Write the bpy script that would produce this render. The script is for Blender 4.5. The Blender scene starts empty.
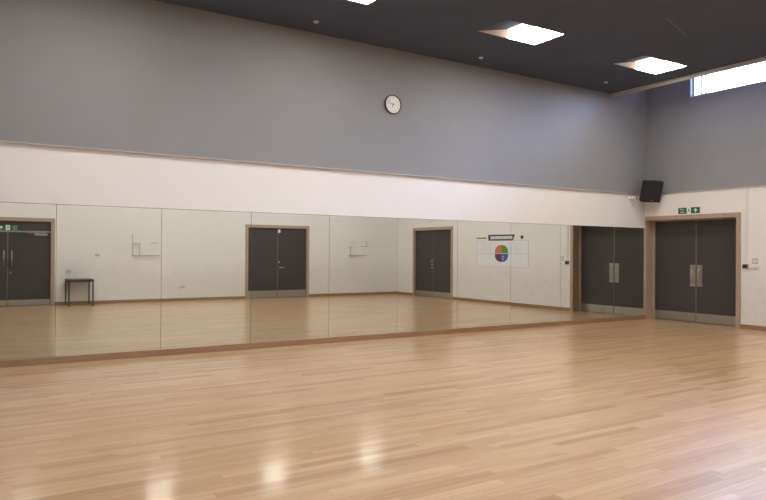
import bpy, bmesh, math, random
from mathutils import Vector, Matrix
random.seed(7)
S = bpy.context.scene
COL = S.collection
PI = math.pi

# ------------------------------------------------------------------ place
ROOM_W, ROOM_E = -14.2, 0.0          # x of the west / east wall
ROOM_S, ROOM_N = -9.438, 0.0          # y of the south / mirror wall
Z_LEDGE, Z_CEIL, Z_ROOF = 2.613, 4.584, 5.40
RAFT_EDGE = -1.15
WT = 0.33                            # wall thickness

# ------------------------------------------------------------------ materials
def nodes_of(m):
    m.use_nodes = True
    nt = m.node_tree
    return nt, nt.nodes, nt.links, nt.nodes['Principled BSDF']

def mat(name, rgb, rough=0.6, metal=0.0, amp=0.06, scale=6.0, stretch=(1, 1, 1), bump=0.0, spec=0.5, coat=0.0):
    m = bpy.data.materials.new(name)
    nt, N, L, b = nodes_of(m)
    tc = N.new('ShaderNodeTexCoord'); mp = N.new('ShaderNodeMapping'); mp.inputs['Scale'].default_value = stretch
    nz = N.new('ShaderNodeTexNoise'); nz.inputs['Scale'].default_value = scale; nz.inputs['Detail'].default_value = 4
    rp = N.new('ShaderNodeMapRange'); rp.inputs['From Min'].default_value = 0.25; rp.inputs['From Max'].default_value = 0.75
    rp.inputs['To Min'].default_value = 1 - amp; rp.inputs['To Max'].default_value = 1 + amp
    mx = N.new('ShaderNodeVectorMath'); mx.operation = 'SCALE'; mx.inputs[0].default_value = rgb
    L.new(tc.outputs['Object'], mp.inputs['Vector']); L.new(mp.outputs['Vector'], nz.inputs['Vector'])
    L.new(nz.outputs['Fac'], rp.inputs['Value']); L.new(rp.outputs['Result'], mx.inputs['Scale'])
    L.new(mx.outputs['Vector'], b.inputs['Base Color'])
    b.inputs['Roughness'].default_value = rough; b.inputs['Metallic'].default_value = metal
    b.inputs['Specular IOR Level'].default_value = spec; b.inputs['Coat Weight'].default_value = coat
    if bump:
        bp = N.new('ShaderNodeBump'); bp.inputs['Strength'].default_value = bump; bp.inputs['Distance'].default_value = 0.002
        L.new(nz.outputs['Fac'], bp.inputs['Height']); L.new(bp.outputs['Normal'], b.inputs['Normal'])
    return m

def emit_mat(name, rgb, strength):
    m = bpy.data.materials.new(name)
    nt, N, L, b = nodes_of(m)
    b.inputs['Base Color'].default_value = (*rgb, 1)
    b.inputs['Emission Color'].default_value = (*rgb, 1); b.inputs['Emission Strength'].default_value = strength
    b.inputs['Roughness'].default_value = 0.4
    return m

def plaster(name, rgb):
    """painted wall, mottled and darker up to about a metre"""
    m = bpy.data.materials.new(name)
    nt, N, L, b = nodes_of(m)
    g = N.new('ShaderNodeNewGeometry'); sp = N.new('ShaderNodeSeparateXYZ'); L.new(g.outputs['Position'], sp.inputs[0])
    n1 = N.new('ShaderNodeTexNoise'); n1.inputs['Scale'].default_value = 1.6; n1.inputs['Detail'].default_value = 6
    L.new(g.outputs['Position'], n1.inputs['Vector'])
    n2 = N.new('ShaderNodeTexNoise'); n2.inputs['Scale'].default_value = 9; n2.inputs['Detail'].default_value = 5
    L.new(g.outputs['Position'], n2.inputs['Vector'])
    ad = N.new('ShaderNodeMath'); ad.operation = 'MULTIPLY_ADD'; ad.inputs[1].default_value = -0.9
    L.new(n1.outputs['Fac'], ad.inputs[0]); L.new(sp.outputs['Z'], ad.inputs[2])
    hr = N.new('ShaderNodeMapRange'); hr.inputs['From Min'].default_value = 0.25; hr.inputs['From Max'].default_value = 0.75
    hr.inputs['To Min'].default_value = 1; hr.inputs['To Max'].default_value = 0
    L.new(ad.outputs[0], hr.inputs['Value'])
    sc = N.new('ShaderNodeMapRange'); sc.inputs['From Min'].default_value = 0.42; sc.inputs['From Max'].default_value = 0.75
    L.new(n2.outputs['Fac'], sc.inputs['Value'])
    m1 = N.new('ShaderNodeMath'); m1.operation = 'MULTIPLY_ADD'; m1.inputs[1].default_value = 0.13; m1.inputs[2].default_value = 0.13
    L.new(sc.outputs[0], m1.inputs[0])
    m2 = N.new('ShaderNodeMath'); m2.operation = 'MULTIPLY'; L.new(m1.outputs[0], m2.inputs[0]); L.new(hr.outputs[0], m2.inputs[1])
    mx = N.new('ShaderNodeMix'); mx.data_type = 'RGBA'
    mx.inputs['A'].default_value = (*rgb, 1); mx.inputs['B'].default_value = (rgb[0] * 0.55, rgb[1] * 0.53, rgb[2] * 0.48, 1)
    L.new(m2.outputs[0], mx.inputs['Factor']); L.new(mx.outputs['Result'], b.inputs['Base Color'])
    b.inputs['Roughness'].default_value = 0.75; b.inputs['Specular IOR Level'].default_value = 0.3
    bp = N.new('ShaderNodeBump'); bp.inputs['Strength'].default_value = 0.05
    L.new(n2.outputs['Fac'], bp.inputs['Height']); L.new(bp.outputs['Normal'], b.inputs['Normal'])
    return m

def maple(name, wplank=0.072, lplank=0.90):
    m = bpy.data.materials.new(name)
    nt, N, L, b = nodes_of(m)
    def math_(op, a, bb=None, c=None):
        n = N.new('ShaderNodeMath'); n.operation = op
        for i, v in enumerate((a, bb, c)):
            if v is None: continue
            if isinstance(v, (int, float)): n.inputs[i].default_value = v
            else: L.new(v, n.inputs[i])
        return n.outputs[0]
    tc = N.new('ShaderNodeTexCoord'); sp = N.new('ShaderNodeSeparateXYZ'); L.new(tc.outputs['Object'], sp.inputs[0])
    rowf = math_('DIVIDE', sp.outputs['Y'], wplank); row = math_('FLOOR', rowf)
    wn = N.new('ShaderNodeTexWhiteNoise'); wn.noise_dimensions = '1D'; L.new(row, wn.inputs['W'])
    xo = math_('ADD', math_('DIVIDE', sp.outputs['X'], lplank), math_('MULTIPLY', wn.outputs['Value'], 17.3))
    cell = math_('FLOOR', xo)
    cv = N.new('ShaderNodeCombineXYZ'); L.new(row, cv.inputs[0]); L.new(cell, cv.inputs[1])
    w2 = N.new('ShaderNodeTexWhiteNoise'); w2.noise_dimensions = '2D'; L.new(cv.outputs[0], w2.inputs['Vector'])
    ramp = N.new('ShaderNodeValToRGB'); cr = ramp.color_ramp
    cr.elements[0].position = 0.0; cr.elements[0].color = (0.430, 0.242, 0.118, 1)
    cr.elements[1].position = 1.0; cr.elements[1].color = (0.625, 0.412, 0.228, 1)
    e = cr.elements.new(0.12); e.color = (0.515, 0.311, 0.155, 1)
    e = cr.elements.new(0.55); e.color = (0.568, 0.358, 0.187, 1)
    L.new(w2.outputs['Value'], ramp.inputs[0])
    # grain along the plank
    mp = N.new('ShaderNodeMapping'); mp.inputs['Scale'].default_value = (1.2, 26, 1); L.new(tc.outputs['Object'], mp.inputs[0])
    ofs = N.new('ShaderNodeVectorMath'); ofs.operation = 'ADD'; L.new(mp.outputs[0], ofs.inputs[0])
    cz = N.new('ShaderNodeCombineXYZ'); L.new(math_('MULTIPLY', w2.outputs['Value'], 50.0), cz.inputs[2]); L.new(cz.outputs[0], ofs.inputs[1])
    gn = N.new('ShaderNodeTexNoise'); gn.inputs['Scale'].default_value = 2.2; gn.inputs['Detail'].default_value = 5; gn.inputs['Distortion'].default_value = 0.6
    L.new(ofs.outputs[0], gn.inputs['Vector'])
    gr = N.new('ShaderNodeMapRange'); gr.inputs['From Min'].default_value = 0.3; gr.inputs['From Max'].default_value = 0.7
    gr.inputs['To Min'].default_value = 0.86; gr.inputs['To Max'].default_value = 1.08; L.new(gn.outputs['Fac'], gr.inputs['Value'])
    # rare dark mineral streaks / knots
    kn = N.new('ShaderNodeTexNoise'); kn.inputs['Scale'].default_value = 0.9; kn.inputs['Detail'].default_value = 3
    mk = N.new('ShaderNodeMapping'); mk.inputs['Scale'].default_value = (2.2, 13, 1); L.new(tc.outputs['Object'], mk.inputs[0]); L.new(mk.outputs[0], kn.inputs['Vector'])
    kr = N.new('ShaderNodeMapRange'); kr.inputs['From Min'].default_value = 0.645; kr.inputs['From Max'].default_value = 0.80
    kr.inputs['To Min'].default_value = 1.0; kr.inputs['To Max'].default_value = 0.62; L.new(kn.outputs['Fac'], kr.inputs['Value'])
    # joints
    fy = math_('FRACT', rowf); fx = math_('FRACT', xo)
    jy = math_('LESS_THAN', fy, 0.022); jx = math_('LESS_THAN', fx, 0.0022)
    jj = math_('SUBTRACT', 1.0, math_('MULTIPLY', math_('MAXIMUM', jy, jx), 0.38))
    tot = math_('MULTIPLY', math_('MULTIPLY', gr.outputs[0], kr.outputs[0]), jj)
    mx = N.new('ShaderNodeVectorMath'); mx.operation = 'SCALE'; L.new(ramp.outputs[0], mx.inputs[0]); L.new(tot, mx.inputs['Scale'])
    L.new(mx.outputs[0], b.inputs['Base Color'])
    b.inputs['Roughness'].default_value = 0.34; b.inputs['Specular IOR Level'].default_value = 0.35
    b.inputs['Coat Weight'].default_value = 0.55; b.inputs['Coat Roughness'].default_value = 0.13; b.inputs['Coat IOR'].default_value = 1.45
    cn = N.new('ShaderNodeTexNoise'); cn.inputs['Scale'].default_value = 1.1; cn.inputs['Detail'].default_value = 5; L.new(tc.outputs['Object'], cn.inputs['Vector'])
    rr = N.new('ShaderNodeMapRange'); rr.inputs['To Min'].default_value = 0.085; rr.inputs['To Max'].default_value = 0.18; L.new(cn.outputs['Fac'], rr.inputs['Value'])
    L.new(rr.outputs[0], b.inputs['Coat Roughness'])
    bp = N.new('ShaderNodeBump'); bp.inputs['Strength'].default_value = 0.02; bp.inputs['Distance'].default_value = 0.01
    L.new(w2.outputs['Value'], bp.inputs['Height']); L.new(bp.outputs['Normal'], b.inputs['Normal'])
    return m

def mirror_mat():
    m = bpy.data.materials.new('mirror_silver')
    nt, N, L, b = nodes_of(m)
    tc = N.new('ShaderNodeTexCoord'); nz = N.new('ShaderNodeTexNoise'); nz.inputs['Scale'].default_value = 0.7; nz.inputs['Detail'].default_value = 2
    L.new(tc.outputs['Object'], nz.inputs['Vector'])
    cr = N.new('ShaderNodeValToRGB'); cr.color_ramp.elements[0].color = (0.795, 0.845, 0.805, 1); cr.color_ramp.elements[1].color = (0.825, 0.868, 0.838, 1)
    L.new(nz.outputs['Fac'], cr.inputs[0]); L.new(cr.outputs[0], b.inputs['Base Color'])
    b.inputs['Metallic'].default_value = 1; b.inputs['Roughness'].default_value = 0.012
    return m

def glass_mat():
    m = bpy.data.materials.new('window_glass')
    m.use_nodes = True
    nt = m.node_tree; N = nt.nodes; L = nt.links; N.clear()
    o = N.new('ShaderNodeOutputMaterial'); mix = N.new('ShaderNodeMixShader'); t = N.new('ShaderNodeBsdfTransparent'); g = N.new('ShaderNodeBsdfGlossy')
    g.inputs['Roughness'].default_value = 0.02; t.inputs['Color'].default_value = (0.93, 0.96, 0.96, 1)
    f = N.new('ShaderNodeFresnel'); f.inputs['IOR'].default_value = 1.45
    L.new(f.outputs[0], mix.inputs[0]); L.new(t.outputs[0], mix.inputs[1]); L.new(g.outputs[0], mix.inputs[2]); L.new(mix.outputs[0], o.inputs['Surface'])
    return m

M = dict(
    white=plaster('white_painted_plaster', (0.80, 0.785, 0.775)),
    grey=mat('grey_wall_panel', (0.265, 0.266, 0.282), 0.8, amp=0.03, scale=1.4, spec=0.25),
    ceil=mat('charcoal_ceiling', (0.080, 0.097, 0.142), 0.85, amp=0.08, scale=1.2, spec=0.2),
    trimgrey=mat('pale_grey_trim', (0.50, 0.49, 0.49), 0.5, amp=0.03),
    floor=maple('maple_strip_floor'),
    wood=mat('oak_frame', (0.415, 0.310, 0.240), 0.45, amp=0.16, scale=5, stretch=(9, 9, 0.8)),
    skirt=mat('oak_skirting', (0.310, 0.178, 0.100), 0.42, amp=0.14, scale=5, stretch=(0.8, 0.8, 9)),
    leaf=mat('charcoal_door_laminate', (0.058, 0.051, 0.054), 0.5, amp=0.05, scale=3, spec=0.4),
    steel=mat('brushed_steel', (0.47, 0.45, 0.43), 0.36, 1.0, amp=0.06, scale=8, stretch=(1, 1, 30)),
    seam=mat('meeting_edge_strip', (0.20, 0.185, 0.175), 0.5, amp=0.05),
    mirror=mirror_mat(),
    seal=mat('dark_mirror_edge', (0.085, 0.095, 0.08), 0.5, amp=0.1),
    black=mat('black_plastic', (0.012, 0.012, 0.018), 0.5, amp=0.1),
    mesh=mat('black_speaker_mesh', (0.016, 0.016, 0.022), 0.55, amp=0.3, scale=160, bump=0.3),
    whiteplastic=mat('white_plastic', (0.76, 0.75, 0.74), 0.4, amp=0.02),
    greyplastic=mat('grey_plastic', (0.20, 0.20, 0.21), 0.45, amp=0.04),
    green=mat('sign_green', (0.012, 0.115, 0.055), 0.4, amp=0.04),
    signwhite=mat('sign_white', (0.82, 0.86, 0.80), 0.4, amp=0.02),
    clockface=mat('clock_paper', (0.72, 0.69, 0.64), 0.35, amp=0.03),
    reddish=mat('clock_hand_brown', (0.10, 0.035, 0.028), 0.4, amp=0.05),
    tablemetal=mat('dark_table_frame', (0.060, 0.052, 0.046), 0.5, amp=0.1),
    tabletop=mat('dark_table_top', (0.075, 0.062, 0.052), 0.45, amp=0.14, scale=4, stretch=(2, 14, 14)),
    greybar=mat('grey_painted_bar', (0.38, 0.38, 0.36), 0.5, amp=0.08),
    palebar=mat('pale_painted_bar', (0.58, 0.56, 0.53), 0.5, amp=0.06),
    poster=mat('poster_paper', (0.78, 0.80, 0.86), 0.6, amp=0.02),
    ink=mat('faint_grey_ink', (0.40, 0.41, 0.44), 0.6, amp=0.05),
    navy=mat('navy_ink', (0.016, 0.018, 0.062), 0.5, amp=0.05),
    darkink=mat('dark_ink', (0.06, 0.06, 0.075), 0.5, amp=0.05),
    orange=mat('orange_red_ink', (0.62, 0.165, 0.10), 0.5, amp=0.12, scale=9),
    leafgreen=mat('green_ink', (0.12, 0.30, 0.045), 0.5, amp=0.12, scale=9),
    purple=mat('purple_ink', (0.12, 0.03, 0.12), 0.5, amp=0.12, scale=9),
    blue=mat('blue_ink', (0.035, 0.13, 0.42), 0.5, amp=0.12, scale=9),
    lamp=emit_mat('lit_diffuser', (1.0, 0.945, 0.855), 39.0),
    lampside=emit_mat('lit_diffuser_side', (1.0, 0.945, 0.855), 1.8),
    housing=mat('beige_light_housing', (0.66, 0.52, 0.44), 0.5, amp=0.03),
    alu=mat('white_window_frame', (0.66, 0.68, 0.68), 0.4, amp=0.02),
    glass=glass_mat(),
)

# ------------------------------------------------------------------ mesh helpers
class MB:
    def __init__(self): self.bm = bmesh.new()
    def box(self, x0, x1, y0, y1, z0, z1):
        vs = [self.bm.verts.new((x, y, z)) for x in (min(x0, x1), max(x0, x1)) for y in (min(y0, y1), max(y0, y1)) for z in (min(z0, z1), max(z0, z1))]
        for f in ((0, 1, 3, 2), (4, 6, 7, 5), (0, 4, 5, 1), (2, 3, 7, 6), (0, 2, 6, 4), (1, 5, 7, 3)):
            self.bm.faces.new([vs[i] for i in f])
        return self
    def prism(self, pts, y0, y1):
        """polygon in (x, z), extruded along y"""
        a = [self.bm.verts.new((x, y0, z)) for x, z in pts]; b = [self.bm.verts.new((x, y1, z)) for x, z in pts]
        n = len(pts); self.bm.faces.new(a); self.bm.faces.new(b[::-1])
        for i in range(n): self.bm.faces.new((a[i], b[i], b[(i + 1) % n], a[(i + 1) % n]))
        return self
    def quad(self, *pts):
        self.bm.faces.new([self.bm.verts.new(p) for p in pts]); return self
    def tube(self, p, q, r, n=14, r2=None):
        p, q = Vector(p), Vector(q); d = (q - p); L = d.length
        mt = Matrix.Translation((p + q) / 2) @ d.to_track_quat('Z', 'Y').to_matrix().to_4x4()
        bmesh.ops.create_cone(self.bm, cap_ends=True, segments=n, radius1=r, radius2=r if r2 is None else r2, depth=L, matrix=mt)
        return self
    def lathe(self, prof, n=40):
        """profile of (radius, -y depth) round the local y axis"""
        rings = []
        for r, y in prof:
            rings.append([self.bm.verts.new((r * math.cos(2 * PI * i / n), y, r * math.sin(2 * PI * i / n))) for i in range(n)] if r > 1e-6 else [self.bm.verts.new((0, y, 0))])
        for a, b in zip(rings, rings[1:]):
            for i in range(n):
                j = (i + 1) % n
                if len(a) == 1: self.bm.faces.new((a[0], b[i], b[j]))
                elif len(b) == 1: self.bm.faces.new((a[i], a[j], b[0]))
                else: self.bm.faces.new((a[i], a[j], b[j], b[i]))
        return self
    def bevel(self, w, seg=2):
        bmesh.ops.bevel(self.bm, geom=[e for e in self.bm.edges], offset=w, segments=seg, affect='EDGES', profile=0.6); return self
    def xform(self, m): bmesh.ops.transform(self.bm, matrix=m, verts=self.bm.verts); return self
    def mesh(self, name, m, smooth=False):
        bmesh.ops.recalc_face_normals(self.bm, faces=self.bm.faces)
        me = bpy.data.meshes.new(name); self.bm.to_mesh(me); self.bm.free()
        me.materials.append(m)
        if smooth:
            for p in me.polygons: p.use_smooth = True
        return me
    def build(self, name, m, parent=None, smooth=False):
        o = bpy.data.objects.new(name, self.mesh(name, m, smooth)); COL.objects.link(o)
        if parent is not None: o.parent = parent
        return o

def tag(o, label, cat, group=None, kind=None):
    o['label'] = label; o['category'] = cat
    if group: o['group'] = group
    if kind: o['kind'] = kind
    return o
def empty(name, loc=(0, 0, 0), rz=0.0):
    o = bpy.data.objects.new(name, None); COL.objects.link(o); o.location = loc; o.rotation_euler = (0, 0, rz); return o
def copy_tree(o, parent=None):
    c = o.copy(); COL.objects.link(c)
    if parent is not None: c.parent = parent
    for ch in list(o.children): copy_tree(ch, c)
    return c
def text_mesh(txt, size, m, parent, x, z, y, name='lettering', depth=0.0008):
    cu = bpy.data.curves.new(name, 'FONT'); cu.body = txt; cu.size = size; cu.align_x = 'CENTER'; cu.align_y = 'CENTER'; cu.extrude = depth
    t = bpy.data.objects.new('tmp_text', cu); COL.objects.link(t)
    dg = bpy.context.evaluated_depsgraph_get(); dg.update()
    me = bpy.data.meshes.new_from_object(t.evaluated_get(dg))
    bpy.data.objects.remove(t); me.name = name
    me.transform(Matrix.Translation((x, y, z)) @ Matrix.Rotation(PI / 2, 4, 'X'))
    me.materials.clear(); me.materials.append(m)
    o = bpy.data.objects.new(name, me); COL.objects.link(o); o.parent = parent
    return o

# a wall's local frame: x to the right seen from inside, z up, -y out into the room
ROT = {'n': 0.0, 'e': -PI / 2, 's': PI, 'w': PI / 2}
def on_wall(name, side, along, z=0.0, out=0.0):
    """an Empty on the wall face; along = x for n/s, y for e/w"""
    loc = {'n': (along, ROOM_N - out, z), 's': (along, ROOM_S + out, z), 'e': (ROOM_E - out, along, z), 'w': (ROOM_W + out, along, z)}[side]
    return empty(name, loc, ROT[side])

def wall_cells(mb, a0, a1, z0, z1, holes, y0, y1):
    """slab in local (x, z) with rectangular holes"""
    xs = sorted({a0, a1, *[h[0] for h in holes], *[h[1] for h in holes]})
    zs = sorted({z0, z1, *[h[2] for h in holes], *[h[3] for h in holes]})
    xs = [x for x in xs if a0 <= x <= a1]; zs = [z for z in zs if z0 <= z <= z1]
    for xa, xb in zip(xs, xs[1:]):
        run = None
        for za, zb in zip(zs, zs[1:]):
            cx, cz = (xa + xb) / 2, (za + zb) / 2
            inside = any(h[0] < cx < h[1] and h[2] < cz < h[3] for h in holes)
            if inside:
                if run: mb.box(xa, xb, y0, y1, *run)
                run = None
            else:
                run = (run[0], zb) if run else (za, zb)
        if run: mb.box(xa, xb, y0, y1, *run)

# ------------------------------------------------------------------ doors (positions along the walls)
DW, DH, DF = 2.03, 2.15, 0.085
DOORS = dict(A=('e', -1.0205), B=('e', -7.503), C=('s', -4.244), D=('s', -11.225))
DA_IN = (-0.985, 0.93)               # inner edges of the side door's frame, in its local x (its left face is narrow)
WIN = dict(y0=-1.025, y1=-8.95, z0=4.478, z1=5.20)

def hole_for(side, along):
    c = {'n': along, 's': -along, 'e': -along, 'w': along}[side]     # local x of a wall whose local origin is the world origin
    return (c - DW / 2 + 0.02, c + DW / 2 - 0.02, 0.0, DH - 0.02)

def wall(name, side, a0, a1, holes, label, window=None):
    org = {'n': (0, ROOM_N, 0), 's': (0, ROOM_S, 0), 'e': (ROOM_E, 0, 0), 'w': (ROOM_W, 0, 0)}[side]
    mb = MB()
    hs = list(holes) + ([window] if window else [])
    wall_cells(mb, a0, a1, 0, Z_ROOF, hs, 0.0, WT)
    wall_cells(mb, a0, a1, 0, Z_ROOF, [window] if window else [], WT, WT + 0.05)  # unseen back skin, added to keep sky light out of the door holes
    o = mb.build(name, M['white']); o.location = org; o.rotation_euler = (0, 0, ROT[side])
    tag(o, label, 'wall', kind='structure')
    mb = MB(); t = 0.04 if side == 'n' else 0.02
    wall_cells(mb, a0, a1, Z_LEDGE, Z_ROOF, [window] if window else [], -t, 0)
    mb.build('grey_cladding', M['grey'], o)
    MB().box(a0, a1, -t - 0.006, 0, Z_LEDGE - 0.012, Z_LEDGE).build('ledge_trim', M['trimgrey'], o)
    return o

wall('wall_north', 'n', ROOM_W - WT, ROOM_E, [], 'long white wall above the mirrors with smooth grey upper cladding')
wall('wall_east', 'e', -WT, -ROOM_S + WT, [hole_for(*DOORS['A']), hole_for(*DOORS['B'])],
     'white side wall with grey top, high strip window and two doors', (-WIN['y0'], -WIN['y1'], WIN['z0'], WIN['z1']))
wall('wall_south', 's', -ROOM_E, -ROOM_W + WT, [hole_for(*DOORS['C']), hole_for(*DOORS['D'])],
     'white wall opposite the mirrors, seen with the small dark table in the reflection')
wall('wall_west', 'w', ROOM_S, ROOM_N, [], 'white end wall out of frame, grey above')

# ------------------------------------------------------------------ floor, ceilings
fl = MB().box(ROOM_W, ROOM_E + WT, ROOM_S - WT, ROOM_N, -0.08, 0).build('floor', M['floor'])
tag(fl, 'glossy pale maple strip floor of the dance studio', 'floor', kind='structure')

LX = [-11.27, -8.30, -5.286, -2.285]        # centres of the light openings
LY = [-1.735, -4.75, -7.77]
LW, LH = 0.58, 0.30                         # half sizes
mb = MB()
holes = [(x - LW, x + LW, y - LH, y + LH) for x in LX for y in LY]
wall_cells(mb, ROOM_W, RAFT_EDGE, ROOM_S, ROOM_N, holes, -0.18, 0.0)
mb.xform(Matrix(((1, 0, 0, 0), (0, 0, 1, 0), (0, -1, 0, Z_CEIL), (0, 0, 0, 1))))   # (x, y, z) -> (x, z, -y): thickness upwards
ce = mb.build('ceiling', M['ceil'])
tag(ce, 'dark charcoal flat ceiling holding the square lights', 'ceiling', kind='structure')
MB().box(RAFT_EDGE - 0.012, RAFT_EDGE + 0.02, ROOM_S, ROOM_N - 0.04, Z_CEIL - 0.074, Z_CEIL).build('edge_trim', M['trimgrey'], ce)
rf = MB().box(ROOM_W - WT, ROOM_E + WT, ROOM_S - WT, ROOM_N + WT, Z_ROOF, Z_ROOF + 0.1).build('ceiling_upper', M['grey'])
tag(rf, 'higher ceiling over the slot beside the strip window', 'ceiling', kind='structure')

# ------------------------------------------------------------------ skirtings
def skirting(name, side, spans, label, h=0.082, t=0.020):
    org = {'n': (0, ROOM_N, 0), 's': (0, ROOM_S, 0), 'e': (ROOM_E, 0, 0), 'w': (ROOM_W, 0, 0)}[side]
    mb = MB()
    for a, b in spans:
        mb.prism([(a, 0), (b, 0), (b, h - 0.004), (b - 0.002, h), (a + 0.002, h), (a, h - 0.004)], -t, 0)
    o = mb.build(name, M['skirt']); o.location = org; o.rotation_euler = (0, 0, ROT[side])
    tag(o, label, 'skirting', kind='structure'); return o
h = DW / 2
skirting('baseboard_north', 'n', [(ROOM_W, -0.002)], 'brown timber strip along the foot of the mirrors', 0.079, 0.035)
skirting('baseboard_east', 'e', [(1.0205 + h, 7.503 - h), (7.503 + h, 9.438)], 'timber skirting between the two doors of the side wall')
skirting('baseboard_south', 's', [(0.022, 4.244 - h), (4.244 + h, 11.225 - h), (11.225 + h, 14.2)], 'timber skirting along the wall opposite the mirrors')
skirting('baseboard_west', 'w', [(ROOM_S + 0.022, ROOM_N - 0.036)], 'timber skirting on the end wall out of frame')

# ------------------------------------------------------------------ doors
def make_door(name, key, label, recess, kick_h=0.185, transom=None, inner=None):
    side, along = DOORS[key]
    r = on_wall(name, side, along); tag(r, label, 'door', kind='structure')
    hw = DW / 2; iw = hw - DF; top = DH - DF
    il, ir = inner or (-iw, iw); mid = (il + ir) / 2
    lt = 0.045
    fr = MB()
    # architrave on the wall face
    e = 0.018
    fr.prism([(-hw, 0), (il, 0), (il, top), (ir, top), (ir, 0), (hw, 0), (hw, DH), (-hw, DH)], -e, 0)
    # lining in the thickness of the wall
    back = WT
    lo, ro = -hw + 0.02, hw - 0.02
    fr.box(lo, il, 0, back, 0, DH - 0.02); fr.box(ir, ro, 0, back, 0, DH - 0.02); fr.box(il, ir, 0, back, top, DH - 0.02)
    if recess > 0.1:                                     # planted stops in the deep reveal
        fr.box(il, il + 0.032, recess - 0.045, recess - 0.001, 0, top); fr.box(ir - 0.032, ir, recess - 0.045, recess - 0.001, 0, top); fr.box(il + 0.032, ir - 0.032, recess - 0.045, recess - 0.001, top - 0.02, top)
    fr.build('door_frame', M['wood'], r)
    ltop = top if transom is None else transom
    g = 0.004
    leaves = []
    for s in (-1, 1):
        x0, x1 = (il + g, mid - 0.003) if s < 0 else (mid + 0.003, ir - g)
        lf = MB().box(x0, x1, recess, recess + lt, 0.008, ltop - g).build('door_leaf', M['leaf'], r)
        MB().box(x0 + 0.004, x1 - 0.004, recess - 0.003, recess, 0.012, kick_h).build('kick_plate', M['steel'], lf)
        sx = mid - 0.012 if s < 0 else mid + 0.004
        MB().box(sx, sx + 0.008, recess - 0.0015, recess, kick_h, ltop - 0.01).build('meeting_strip', M['seam'], lf)
        leaves.append(lf)
    if transom is not None:
        MB().box(il, ir, recess, recess + lt, transom + 0.03, top).build('over_panel', M['leaf'], r)
        MB().box(il, ir, recess - 0.006, recess + lt, transom, transom + 0.03).build('transom_bar', M['steel'], r)
    return r, leaves

dA, lA = make_door('door_1', 'A', 'charcoal double door with steel pull plates right beside the mirrors', 0.25, 0.19, inner=DA_IN)
for s, lf in zip((-1, 1), lA):
    xc = sum(DA_IN) / 2 + s * 0.074
    pl = MB().box(xc - 0.056, xc + 0.056, 0.247, 0.25, 0.722, 1.154)
    o = pl.build('pull_plate', M['steel'], lf)
    b = MB().tube((xc, 0.205, 0.80), (xc, 0.205, 1.08), 0.010)
    b.tube((xc, 0.205, 0.82), (xc, 0.247, 0.82), 0.008).tube((xc, 0.205, 1.06), (xc, 0.247, 1.06), 0.008)
    b.build('pull_handle', M['steel'], lf, True)
dB, lB = make_door('door_2', 'B', 'charcoal double door in the far corner of the reflection, past the poster', 0.04, 0.18)
for z in (1.115, 1.005, 0.90):
    MB().lathe([(0, 0.028), (0.024, 0.028), (0.028, 0.032), (0.028, 0.04)], 20).xform(Matrix.Translation((0.055, 0, z))).build('lock_cylinder', M['steel'], lB[1], True)
dC, lC = make_door('door_3', 'C', 'charcoal double door in the middle of the wall opposite the mirrors', 0.03, 0.22)
MB().lathe([(0, 0.010), (0.022, 0.010), (0.027, 0.014), (0.027, 0.03)], 20).xform(Matrix.Translation((-0.05, 0, 1.06))).build('lock_cylinder', M['steel'], lC[0], True)
b = MB().lathe([(0, 0.016), (0.026, 0.016), (0.026, 0.03)], 20).xform(Matrix.Translation((-0.08, 0, 0.897)))
b.tube((-0.08, 0.02, 0.897), (-0.08, -0.03, 0.897), 0.009).tube((-0.075, -0.03, 0.897), (-0.205, -0.03, 0.897), 0.009)
b.build('lever_handle', M['steel'], lC[0], True)
MB().box(-0.075, -0.005, 0.005, 0.03, 1.93, 2.03).bevel(0.004).build('door_catch', M['whiteplastic'], lC[0])
dD, lD = make_door('door_4', 'D', 'charcoal double door with overhead panel and tall bar handles beside the small table', 0.03, 0.155, transom=1.80)
for s, lf in zip((-1, 1), lD):
    xc = s * 0.085
    b = MB().tube((xc, -0.025, 0.96), (xc, -0.025, 1.35), 0.012)
    b.tube((xc, -0.025, 0.99), (xc, 0.03, 0.99), 0.009).tube((xc, -0.025, 1.32), (xc, 0.03, 1.32), 0.009)
    b.build('bar_handle', M['steel'], lf, True)
    b = MB().box(s * 0.71 - 0.14, s * 0.71 + 0.14, -0.025, 0.03, 1.722, 1.772).bevel(0.006)
    cl = b.build('door_closer', M['steel'], lf)
    MB().box(s * 0.40, s * 0.66, -0.012, -0.002, 1.772, 1.784).build('closer_arm', M['steel'], lf)
MB().lathe([(0, 0.012), (0.020, 0.012), (0.024, 0.03)], 18).xform(Matrix.Translation((-0.06, 0, 0.81))).build('lock_cylinder', M['steel'], lD[0], True)

# ------------------------------------------------------------------ strip window high on the east wall
w = on_wall('window_1', 'e', WIN['y0']); tag(w, 'bright high strip window under the ceiling edge', 'window', kind='structure')
WL = WIN['y0'] - WIN['y1']; z0, z1 = WIN['z0'], WIN['z1']
fb = MB()
yA, yB = 0.06, 0.12
fb.box(0, WL, yA, yB, z0, z0 + 0.035); fb.box(0, WL, yA, yB, z1 - 0.035, z1)
fb.box(0, 0.03, yA, yB, z0 + 0.035, z1 - 0.035); fb.box(WL - 0.03, WL, yA, yB, z0 + 0.035, z1 - 0.035)
fb.build('window_frame', M['alu'], w)
mull = [0.172, 0.254, 1.75, 3.2, 4.65, 6.1]
edges = [0.03]
for k, x in enumerate(mull):
    hwid = 0.016 if k < 2 else 0.022
    MB().box(x - hwid, x + hwid, yA, yB, z0 + 0.035, z1 - 0.035).build('mullion', M['alu'], w)
    edges += [x - hwid, x + hwid]
edges.append(WL - 0.03)
for a, b_ in zip(edges[::2], edges[1::2]):
    MB().box(a, b_, 0.087, 0.093, z0 + 0.035, z1 - 0.035).build('window_pane', M['glass'], w)
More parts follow.
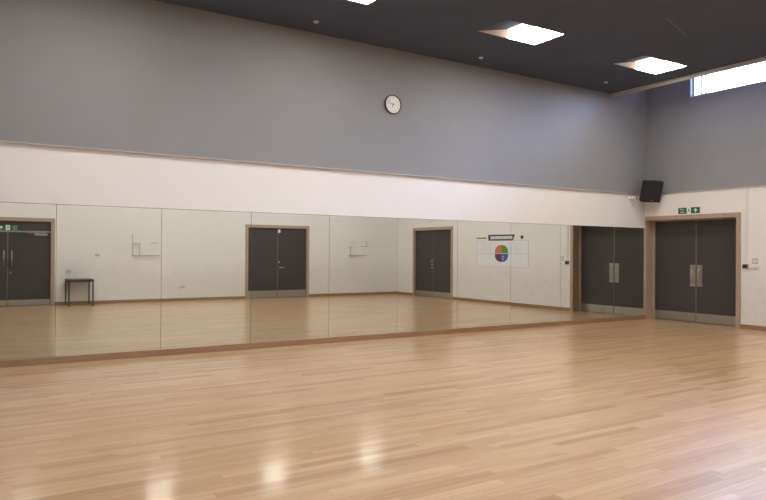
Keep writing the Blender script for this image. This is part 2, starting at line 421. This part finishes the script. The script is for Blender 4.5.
MB().box(0, WL, -0.03, 0.06, z0 - 0.012, z0 + 0.004).build('window_sill', M['alu'], w)

# ------------------------------------------------------------------ mirror panels
JX = [-0.006, -1.290, -2.554, -3.832, -5.052, -6.276, -7.506, -8.736, -9.963, -11.198, -12.43, -13.66]
ZB, ZT = 0.080, 1.9065
MLAB = ['mirror panel beside the door corner, the side door filling its reflection',
        'mirror panel second from the door corner, reflecting door edge and white wall',
        'mirror panel reflecting the right half of the coloured poster',
        'mirror panel reflecting the left half of the coloured poster',
        'mirror panel reflecting the corner door past the poster',
        'mirror panel reflecting plain white wall left of the corner door',
        'mirror panel reflecting most of the middle double door',
        'mirror panel reflecting white wall, its joint crossing the middle door',
        'mirror panel reflecting the small dark table',
        'mirror panel at the left edge, reflecting the door with the green sign',
        'mirror panel past the left edge of the view']
for k in range(len(JX) - 1):
    b_, a = JX[k], JX[k + 1]
    o = MB().box(a + 0.004, b_, -0.006, 0, ZB, ZT).build('mirror_panel', M['mirror'])
    tag(o, MLAB[k], 'mirror', 'tall wall mirrors in a row')
    MB().box(a, a + 0.004, -0.0062, 0, ZB, ZT).build('edge_seal', M['seal'], o)
    MB().box(a, b_, -0.0075, 0, ZT, ZT + 0.005).build('top_clip_strip', M['seal'], o)

# ------------------------------------------------------------------ ceiling lights
def make_light():
    r = empty('ceiling_light')
    D = 0.13
    sl = MB().quad((-LW, -LH, 0.0), (-LW, LH, 0.0), (0.0, LH, D), (0.0, -LH, D)).build('sloped_panel', M['ceil'], r)
    ga = [MB().quad((-LW, s * LH, 0.0), (0.0, s * LH, 0.0), (0.0, s * LH, D)).build('gable', M['housing'], r) for s in (-1, 1)]
    for o in (*ga, sl): sm = o.modifiers.new('sheet', 'SOLIDIFY'); sm.thickness = 0.004; sm.offset = 0
    fb = MB()
    for x0, x1, y0, y1 in ((-LW - 0.012, LW + 0.012, LH, LH + 0.012), (-LW - 0.012, LW + 0.012, -LH - 0.012, -LH), (LW, LW + 0.012, -LH, LH), (-LW - 0.012, -LW, -LH, LH)):
        fb.box(x0, x1, y0, y1, -0.005, 0)
    fb.build('rim', M['ceil'], r)
    MB().box(0.004, LW - 0.004, -LH + 0.004, LH - 0.004, 0.0, 0.006).build('diffuser', M['lamp'], r)
    MB().box(0.004, LW - 0.004, -LH + 0.004, LH - 0.004, 0.006, D).build('lamp_box', M['lampside'], r)
    return r
proto = None
col_word = {-11.27: 'furthest from the strip window', -8.30: 'third from the strip window', -5.286: 'second from the strip window', -2.285: 'nearest the strip window'}
row_word = {-1.735: 'in the row along the mirrors', -4.75: 'in the middle row', -7.77: 'in the row opposite the mirrors'}
for y in LY:
    for x in LX:
        if proto is None: proto = o = make_light()
        else: o = copy_tree(proto)
        o.location = (x, y, Z_CEIL)
        tag(o, 'lit square ceiling light %s, %s' % (row_word[y], col_word[x]), 'ceiling light', 'recessed square ceiling lights')

# small pale buttons on the ceiling near the mirror wall
proto = None
for k, (x, y, lab) in enumerate([(-7.99, -0.49, 'small pale ceiling sensor by the light at the top edge'), (-4.955, -0.47, 'small pale ceiling sensor below the middle visible light'), (-1.987, -0.58, 'small pale ceiling sensor near the ceiling corner')]):
    if proto is None:
        o = proto = empty('ceiling_sensor')
        rot = Matrix.Rotation(-PI / 2, 4, 'X')
        MB().lathe([(0.038, 0), (0.038, 0.008), (0.030, 0.014)], 24).xform(Matrix.Rotation(-PI / 2, 4, 'X')).build('ring', M['whiteplastic'], o, True)
        MB().lathe([(0.030, 0.012), (0.022, 0.024), (0.0, 0.028)], 24).xform(Matrix.Rotation(-PI / 2, 4, 'X')).build('dome', M['trimgrey'], o, True)
    else: o = copy_tree(proto)
    o.location = (x, y, Z_CEIL); tag(o, lab, 'sensor', 'small round sensors on the ceiling')
a = Vector((-4.055, -3.266, Z_CEIL - 0.004)); b_ = Vector((-3.149, -2.968, Z_CEIL - 0.004))
o = MB().tube(a, b_, 0.004, 8).build('ceiling_cable', M['greyplastic'])
tag(o, 'thin pale line of cable lying diagonally on the dark ceiling', 'cable')

# ------------------------------------------------------------------ wall clock
c = on_wall('wall_clock', 'n', -6.412, 3.702, 0.04); tag(c, 'round black-rimmed clock on the grey wall above the mirrors', 'clock')
MB().lathe([(0.0, 0.0), (0.150, 0.0), (0.152, -0.012), (0.150, -0.030), (0.145, -0.034), (0.140, -0.032), (0.137, -0.022)], 56).build('rim', M['black'], c, True)
MB().lathe([(0.0, -0.020), (0.138, -0.020), (0.138, -0.016)], 56).build('face', M['clockface'], c)
for n in range(1, 13):
    an = PI / 2 - n * PI / 6
    text_mesh(str(n), 0.030, M['darkink'], c, 0.098 * math.cos(an), 0.098 * math.sin(an), -0.0212, 'numeral')
tk = MB()
for k in range(60):
    an = k * PI / 30; r0 = 0.120 if k % 5 else 0.116
    mt = Matrix.Rotation(-an, 4, 'Y')
    tmp = MB().box(-0.0008, 0.0008, -0.0215, -0.020, r0, 0.127).xform(mt)
    me = bpy.data.meshes.new('t'); tmp.bm.to_mesh(me); tmp.bm.free(); tk.bm.from_mesh(me); bpy.data.meshes.remove(me)
tk.build('minute_track', M['darkink'], c)
def hand(ang, ln, wd, name, y, m):
    MB().prism([(-wd, -0.018), (wd, -0.018), (wd * 0.6, ln), (-wd * 0.6, ln)], y - 0.0015, y).xform(Matrix.Rotation(ang, 4, 'Y')).build(name, m, c)
hand(math.radians(203), 0.062, 0.006, 'hour_hand', -0.0235, M['reddish'])
hand(math.radians(288), 0.088, 0.0045, 'minute_hand', -0.0260, M['reddish'])
MB().lathe([(0, -0.030), (0.008, -0.030), (0.009, -0.022)], 16).build('hub', M['reddish'], c)

# ------------------------------------------------------------------ loudspeaker in the corner
sp = empty('loudspeaker', (-0.31, -0.345, 2.650)); tag(sp, 'black box loudspeaker bracketed in the corner above the side door', 'loudspeaker')
n = Vector((-0.42, -0.91, 0)).normalized(); yaw = math.atan2(n.x, -n.y)
TL = Matrix.Rotation(yaw, 4, 'Z') @ Matrix.Rotation(math.radians(20), 4, 'X')
body = MB().prism([(-0.195, -0.215), (0.195, -0.215), (0.195, 0.215), (-0.195, 0.215)], -0.10, 0.0)
body.prism([(-0.195, -0.215), (0.195, -0.215), (0.195, 0.215), (-0.195, 0.215)], 0.0, 0.001)
bmesh.ops.delete(body.bm, geom=list(body.bm.verts), context='VERTS')
vs = []
for (y, hx, hz) in ((-0.10, 0.195, 0.215), (0.03, 0.195, 0.215), (0.12, 0.12, 0.20)):
    vs.append([body.bm.verts.new((sx * hx, y, sz * hz)) for sx, sz in ((-1, -1), (1, -1), (1, 1), (-1, 1))])
for p, q in zip(vs, vs[1:]):
    for i in range(4): body.bm.faces.new((p[i], p[(i + 1) % 4], q[(i + 1) % 4], q[i]))
body.bm.faces.new(vs[0]); body.bm.faces.new(vs[-1][::-1])
bmesh.ops.recalc_face_normals(body.bm, faces=body.bm.faces)
body.bevel(0.010).xform(TL).build('cabinet', M['black'], sp)
MB().box(-0.178, 0.178, -0.106, -0.098, -0.198, 0.198).bevel(0.003).xform(TL).build('grille', M['mesh'], sp)
MB().box(-0.03, 0.03, -0.1075, -0.106, -0.182, -0.168).xform(TL).build('badge', M['greyplastic'], sp)
br = MB()
q0 = TL @ Vector((0, 0.12, 0.0)); q1 = Vector((0.16, 0.32, -0.02))
br.tube(q0, q1, 0.016)
br.box(0.10, 0.215, 0.285, 0.304, -0.08, 0.04)
br.build('wall_bracket', M['black'], sp, False)

# ------------------------------------------------------------------ small camera and sensor near the corner
c = on_wall('security_camera', 'n', -0.50, 2.515); tag(c, 'small white security camera on the wall just left of the loudspeaker', 'camera')
MB().lathe([(0, -0.016), (0.032, -0.016), (0.036, -0.010), (0.036, 0)], 20).build('mount', M['whiteplastic'], c, True)
MB().tube((0, -0.012, 0), (0, -0.07, 0.005), 0.010).build('arm', M['whiteplastic'], c, True)
d = Vector((0.75, -0.6, -0.25)).normalized(); p0 = Vector((-0.025, -0.070, 0.015))
MB().tube(p0, p0 + d * 0.080, 0.036, 20).build('body', M['whiteplastic'], c, True)
MB().tube(p0 + d * 0.079, p0 + d * 0.095, 0.031, 20).build('lens', M['black'], c, True)
c = on_wall('motion_sensor', 'e', -0.085, 2.272); tag(c, 'small white motion sensor above the corner of the side door frame', 'sensor')
MB().box(-0.035, 0.035, -0.035, 0, -0.055, 0.055).bevel(0.008).build('case', M['whiteplastic'], c)
MB().box(-0.018, 0.018, -0.042, -0.034, -0.005, 0.022).bevel(0.003).build('lens', M['trimgrey'], c)

# ------------------------------------------------------------------ exit signs
def exit_sign(side, along, z, out, label, hw=0.23, hh=0.060):
    r = on_wall('exit_sign', side, along, z, out); tag(r, label, 'sign', 'green fire exit signs')
    MB().box(-hw, hw, -0.006, 0, -hh, hh).build('plate', M['green'], r)
    fy = -0.0068
    text_mesh('Fire', 0.058, M['signwhite'], r, -hw * 0.62, hh * 0.42, fy)
    text_mesh('exit', 0.058, M['signwhite'], r, -hw * 0.62, -hh * 0.42, fy)
    # running figure through a doorway
    m = MB()
    y0, y1 = -0.0078, -0.006
    m.prism([(-0.045, -hh), (0.045, -hh), (0.045, hh), (-0.045, hh)], -0.0068, -0.006)
    m.build('pictogram_panel', M['signwhite'], r)
    f = MB()
    ya, yb = -0.0078, -0.0068
    f.prism([(0.004 + 0.009 * math.cos(t * PI / 6), 0.034 + 0.009 * math.sin(t * PI / 6)) for t in range(12)], ya, yb)
    f.prism([(-0.010, 0.022), (0.010, 0.024), (0.006, -0.006), (-0.012, -0.004)], ya, yb)
    f.prism([(0.006, 0.022), (0.012, 0.018), (0.026, 0.004), (0.022, 0.000)], ya, yb)
    f.prism([(-0.010, 0.022), (-0.028, 0.010), (-0.026, 0.004), (-0.008, 0.014)], ya, yb)
    f.prism([(-0.002, -0.004), (0.006, -0.006), (0.020, -0.022), (0.018, -0.044), (0.010, -0.044), (0.011, -0.024)], ya, yb)
    f.prism([(-0.012, -0.004), (-0.004, -0.006), (-0.012, -0.026), (-0.032, -0.038), (-0.034, -0.031), (-0.018, -0.022)], ya, yb)
    f.build('running_figure', M['green'], r)
    ar = MB()
    cx = hw * 0.62
    ar.prism([(cx - 0.011, -0.042), (cx + 0.011, -0.042), (cx + 0.011, 0.004), (cx + 0.036, -0.014), (cx + 0.036, 0.008), (cx, 0.044), (cx - 0.036, 0.008), (cx - 0.036, -0.014), (cx - 0.011, 0.004)], -0.0072, -0.006)
    ar.build('arrow', M['signwhite'], r)
    return r
exit_sign('e', -0.993, 2.232, 0.0, 'green fire exit sign with white arrow above the side door frame')
exit_sign('s', -11.225, 1.900, -0.030, 'green fire exit sign on the dark panel over the bar-handled door')

# ------------------------------------------------------------------ trunking and sockets right of the side door
c = on_wall('cable_trunking', 'e', -2.138, 0); tag(c, 'white vertical cable trunking running down right of the side door', 'trunking')
MB().box(-0.030, 0.030, -0.022, 0, 1.19, 2.608).bevel(0.003).build('channel', M['whiteplastic'], c)
MB().box(-0.033, 0.033, -0.025, 0, 1.86, 1.90).build('coupler', M['whiteplastic'], c)
c = on_wall('wall_socket', 'e', -2.128, 1.152); tag(c, 'small grey socket box at the lower end of the white trunking', 'socket')
MB().box(-0.048, 0.048, -0.040, 0, -0.040, 0.040).bevel(0.005).build('back_box', M['greyplastic'], c)
MB().box(-0.036, 0.036, -0.044, -0.040, -0.028, 0.028).bevel(0.0015).build('face_plate', M['black'], c)
c = on_wall('light_switch', 'e', -2.291, 1.246); tag(c, 'square pale switch plate, upper one right of the trunking', 'switch')
MB().box(-0.052, 0.052, -0.012, 0, -0.050, 0.050).bevel(0.004).build('plate', M['trimgrey'], c)
for x in (-0.02, 0.02): MB().box(x - 0.013, x + 0.013, -0.017, -0.012, -0.024, 0.024).bevel(0.002).build('rocker', M['whiteplastic'], c)
c = on_wall('key_switch', 'e', -2.280, 1.130); tag(c, 'flat pale plate below the switch, right of the grey socket', 'switch')
MB().box(-0.085, 0.085, -0.020, 0, -0.030, 0.030).bevel(0.004).build('plate', M['whiteplastic'], c)
MB().lathe([(0, -0.026), (0.012, -0.026), (0.014, -0.020)], 16).xform(Matrix.Translation((0.03, 0, 0))).build('key_barrel', M['steel'], c)

# ------------------------------------------------------------------ poster on the side wall
P = on_wall('wall_poster', 'e', -4.412, 1.357, 0.001); tag(P, 'wide pale poster with a four-coloured disc on the side wall', 'poster')
MB().box(-1.003, 1.003, -0.003, 0, -0.355, -0.004).build('lower_sheet', M['poster'], P)
MB().box(-1.003, 1.003, -0.003, 0, 0.004, 0.345).build('upper_sheet', M['poster'], P)
MB().box(-1.003, 1.003, -0.0035, 0, -0.004, 0.004).build('centre_seam', M['ink'], P)
bd = MB()
for z in (-0.355, 0.339): bd.box(-1.003, 1.003, -0.0045, -0.003, z, z + 0.007)
for x in (-1.003, 0.996): bd.box(x, x + 0.007, -0.0045, -0.003, -0.348, 0.339)
bd.build('border', M['ink'], P)
for sx in (-1, 1):
    rl = MB()
    for k in range(5):
        z = 0.275 - k * 0.052; ln = 0.44 - 0.05 * ((k * 7) % 3)
        x0 = sx * 0.36 if sx > 0 else -0.36 - ln
        rl.box(x0 + 0.06, x0 + 0.06 + ln, -0.0036, -0.003, z, z + 0.006)
    rl.build('faint_rules', M['ink'], P)
CX, CZ, R = 0.0, 0.0, 0.245
CC = MB()
def quadrant(a0, name, m):
    g = 0.010; pts = []
    ox = 0.0015 * (1 if math.cos(a0 + PI / 4) > 0 else -1); oz = g * (1 if math.sin(a0 + PI / 4) > 0 else -1)
    pts.append((CX + ox, CZ + oz))
    for k in range(19):
        a = a0 + k * (PI / 2) / 18
        se = lambda v: math.copysign(abs(v) ** 0.82, v)
        pts.append((CX + ox + 0.255 * se(math.cos(a)), CZ + oz + (0.226 - g) * se(math.sin(a))))
    return MB().prism(pts, -0.0052, -0.003).build(name, m, P)
quadrant(0.0, 'orange_quadrant', M['orange'])
quadrant(PI / 2, 'green_quadrant', M['leafgreen'])
quadrant(PI, 'blue_quadrant', M['blue'])
quadrant(1.5 * PI, 'purple_quadrant', M['purple'])
mk = MB()
for z, a, b_ in ((-0.085, -0.09, -0.02), (-0.12, -0.075, -0.03), (-0.155, -0.09, -0.02)): mk.box(a, b_, -0.0058, -0.0052, z - 0.006, z + 0.006)
mk.build('pale_mark', M['poster'], P)
# heading banner and its pale band of lettering, too small in the photo to read
o = MB().prism([(-0.500, 0.500), (0.535, 0.505), (0.515, 0.350), (-0.425, 0.345)], -0.005, 0).build('heading_banner', M['navy'], P)
gl = MB(); x = -0.412
for wd in (0.05, 0.04, 0.045, 0.03, 0.055, 0.05, 0.04, 0.035, 0.05, 0.045, 0.04, 0.05, 0.03, 0.045, 0.05, 0.04):
    gl.box(x, x + wd, -0.0058, -0.005, 0.384, 0.464); x += wd + 0.0105
gl.build('heading_glyphs', M['poster'], P)
tx = MB(); x = 0.61
for wd in (0.05, 0.035, 0.06, 0.04, 0.05, 0.045, 0.04): tx.box(x, x + wd, -0.0035, 0, 0.405, 0.437); x += wd + 0.012
tx.build('small_heading', M['darkink'], P)
cr = MB().prism([(-0.815, 0.465), (-0.705, 0.465), (-0.705, 0.415), (-0.730, 0.385), (-0.760, 0.372), (-0.790, 0.385), (-0.815, 0.415)], -0.0035, 0).build('crest', M['darkink'], P)

# ------------------------------------------------------------------ table against the wall opposite the mirrors
T = empty('side_table', (-9.69, ROOM_S + 0.345, 0)); tag(T, 'small dark square table against the white wall beside the bar-handled door', 'table')
tw, td, th = 0.292, 0.320, 0.655
MB().box(-tw, tw, -td, td, th - 0.028, th).bevel(0.004).build('table_top', M['tabletop'], T)
fm = MB()
i = 0.006
for s in (-1, 1):
    fm.box(-tw + i + 0.032, tw - i - 0.032, s * (td - i) - (0.030 if s > 0 else 0), s * (td - i) + (0.030 if s < 0 else 0), th - 0.062, th - 0.028)
    fm.box(s * (tw - i) - (0.030 if s > 0 else 0), s * (tw - i) + (0.030 if s < 0 else 0), -td + i + 0.032, td - i - 0.032, th - 0.062, th - 0.028)
fm.build('apron', M['tablemetal'], T)
for sx in (-1, 1):
    for sy in (-1, 1):
        x, y = sx * (tw - i - 0.016), sy * (td - i - 0.016)
        MB().box(x - 0.016, x + 0.016, y - 0.016, y + 0.016, 0.0, th - 0.028).build('leg', M['tablemetal'], T)

# ------------------------------------------------------------------ fittings on the wall opposite the mirrors
def bars(name, x, z, label, segs, grp):
    r = on_wall(name, 's', x, z); tag(r, label, 'wall rail', grp)
    stand = MB()
    for (xa, za, xb, zb, wd, mk) in segs:
        # photo order: x grows to the right in the mirror, which is -local x
        a0, a1 = sorted((-xa, -xb)); c0, c1 = sorted((za, zb))
        if za == zb: m = MB().box(a0, a1, -0.045, -0.025, za - wd, za + wd)
        else: m = MB().box(xa * -1 - wd, xa * -1 + wd, -0.045, -0.025, c0, c1)
        m.build('rail', M[mk], r)
        for (px, pz) in ((-xa, za), (-xb, zb)):
            stand.box(px - 0.008, px + 0.008, -0.025, 0, pz - 0.008, pz + 0.008)
    stand.build('stand_off', M['palebar'], r)
    return r
g = 'slim rail frames on the wall opposite the mirrors'
bars('wall_rail_frame', -8.03, 1.238, 'slim open rail frame on white wall between small table and middle door',
     [(-0.34, 0.01, -0.34, 0.56, 0.008, 'palebar'), (-0.325, 0.325, -0.16, 0.325, 0.008, 'greybar'), (-0.16, 0.01, -0.16, 0.31, 0.008, 'palebar'),
      (-0.345, 0.0, 0.345, 0.0, 0.010, 'greybar'), (0.135, 0.335, 0.295, 0.335, 0.008, 'greybar')], g)
bars('wall_rail_frame', -1.515, 1.266, 'slim broken rail frame on white wall between the middle door and the corner',
     [(-0.345, 0.0, 0.31, 0.0, 0.010, 'greybar'), (0.12, 0.286, 0.37, 0.286, 0.008, 'greybar'), (0.16, 0.456, 0.33, 0.456, 0.006, 'palebar'), (-0.23, 0.43, -0.10, 0.43, 0.006, 'palebar'),
      (-0.29, 0.27, -0.11, 0.27, 0.008, 'palebar'), (-0.29, 0.02, -0.29, 0.25, 0.006, 'palebar'), (0.31, 0.30, 0.31, 0.44, 0.006, 'palebar')], g)
def plate(x, z, w_, h_, label, m='greybar', nm='wall_socket', cat='socket'):
    r = on_wall(nm, 's', x, z); tag(r, label, cat)
    MB().box(-w_, w_, -0.014, 0, -h_, h_).bevel(0.004).build('plate', M[m], r)
    for s in (-1, 1): MB().box(s * w_ * 0.45 - 0.010, s * w_ * 0.45 + 0.010, -0.018, -0.014, -0.014, 0.014).bevel(0.002).build('rocker', M['greyplastic'], r)
plate(-9.225, 1.248, 0.055, 0.035, 'grey double switch on white wall above right of the small table', 'palebar', 'light_switch', 'switch')
plate(-9.894, 0.844, 0.070, 0.040, 'pale socket plate on white wall just above the small table', 'palebar')
plate(-7.062, 0.381, 0.070, 0.035, 'low socket plate on white wall right of the slim rail frame', 'palebar')

# ------------------------------------------------------------------ daylight
W = bpy.data.worlds.new('sky'); S.world = W; W.use_nodes = True
nt = W.node_tree; bg = nt.nodes['Background']
bg.inputs['Color'].default_value = (0.46, 0.58, 1.0, 1); bg.inputs['Strength'].default_value = 75.0

# ------------------------------------------------------------------ camera
F, YAW, PITCH, ROLL = 662.09, -0.5660, 0.0044, 0.0068
cam = bpy.data.cameras.new('camera'); co = bpy.data.objects.new('camera', cam); COL.objects.link(co)
cam.sensor_width = 36; cam.sensor_fit = 'HORIZONTAL'; cam.lens = F * 36 / 766; cam.clip_end = 200
def cam_dir(xr, ur, fw):
    x = math.cos(ROLL) * xr - math.sin(ROLL) * ur; up = math.sin(ROLL) * xr + math.cos(ROLL) * ur
    y = math.cos(PITCH) * fw - math.sin(PITCH) * up; z = math.sin(PITCH) * fw + math.cos(PITCH) * up
    return Vector((math.cos(YAW) * x - math.sin(YAW) * y, math.sin(YAW) * x + math.cos(YAW) * y, z))
X, Y, Z = cam_dir(1, 0, 0), cam_dir(0, 1, 0), -cam_dir(0, 0, 1)
mw = Matrix((X, Y, Z)).transposed().to_4x4(); mw.translation = (-12.1451, -8.8141, 1.3517)
co.matrix_world = mw
S.camera = co

S.view_settings.view_transform = 'Standard'; S.view_settings.look = 'None'
S.view_settings.gamma = 1; S.view_settings.exposure = 0.14; S.view_settings.use_curve_mapping = False
S.cycles.use_denoising = True
S.cycles.max_bounces = 12; S.cycles.diffuse_bounces = 8; S.cycles.glossy_bounces = 6; S.cycles.transparent_max_bounces = 8
S.cycles.sample_clamp_indirect = 8
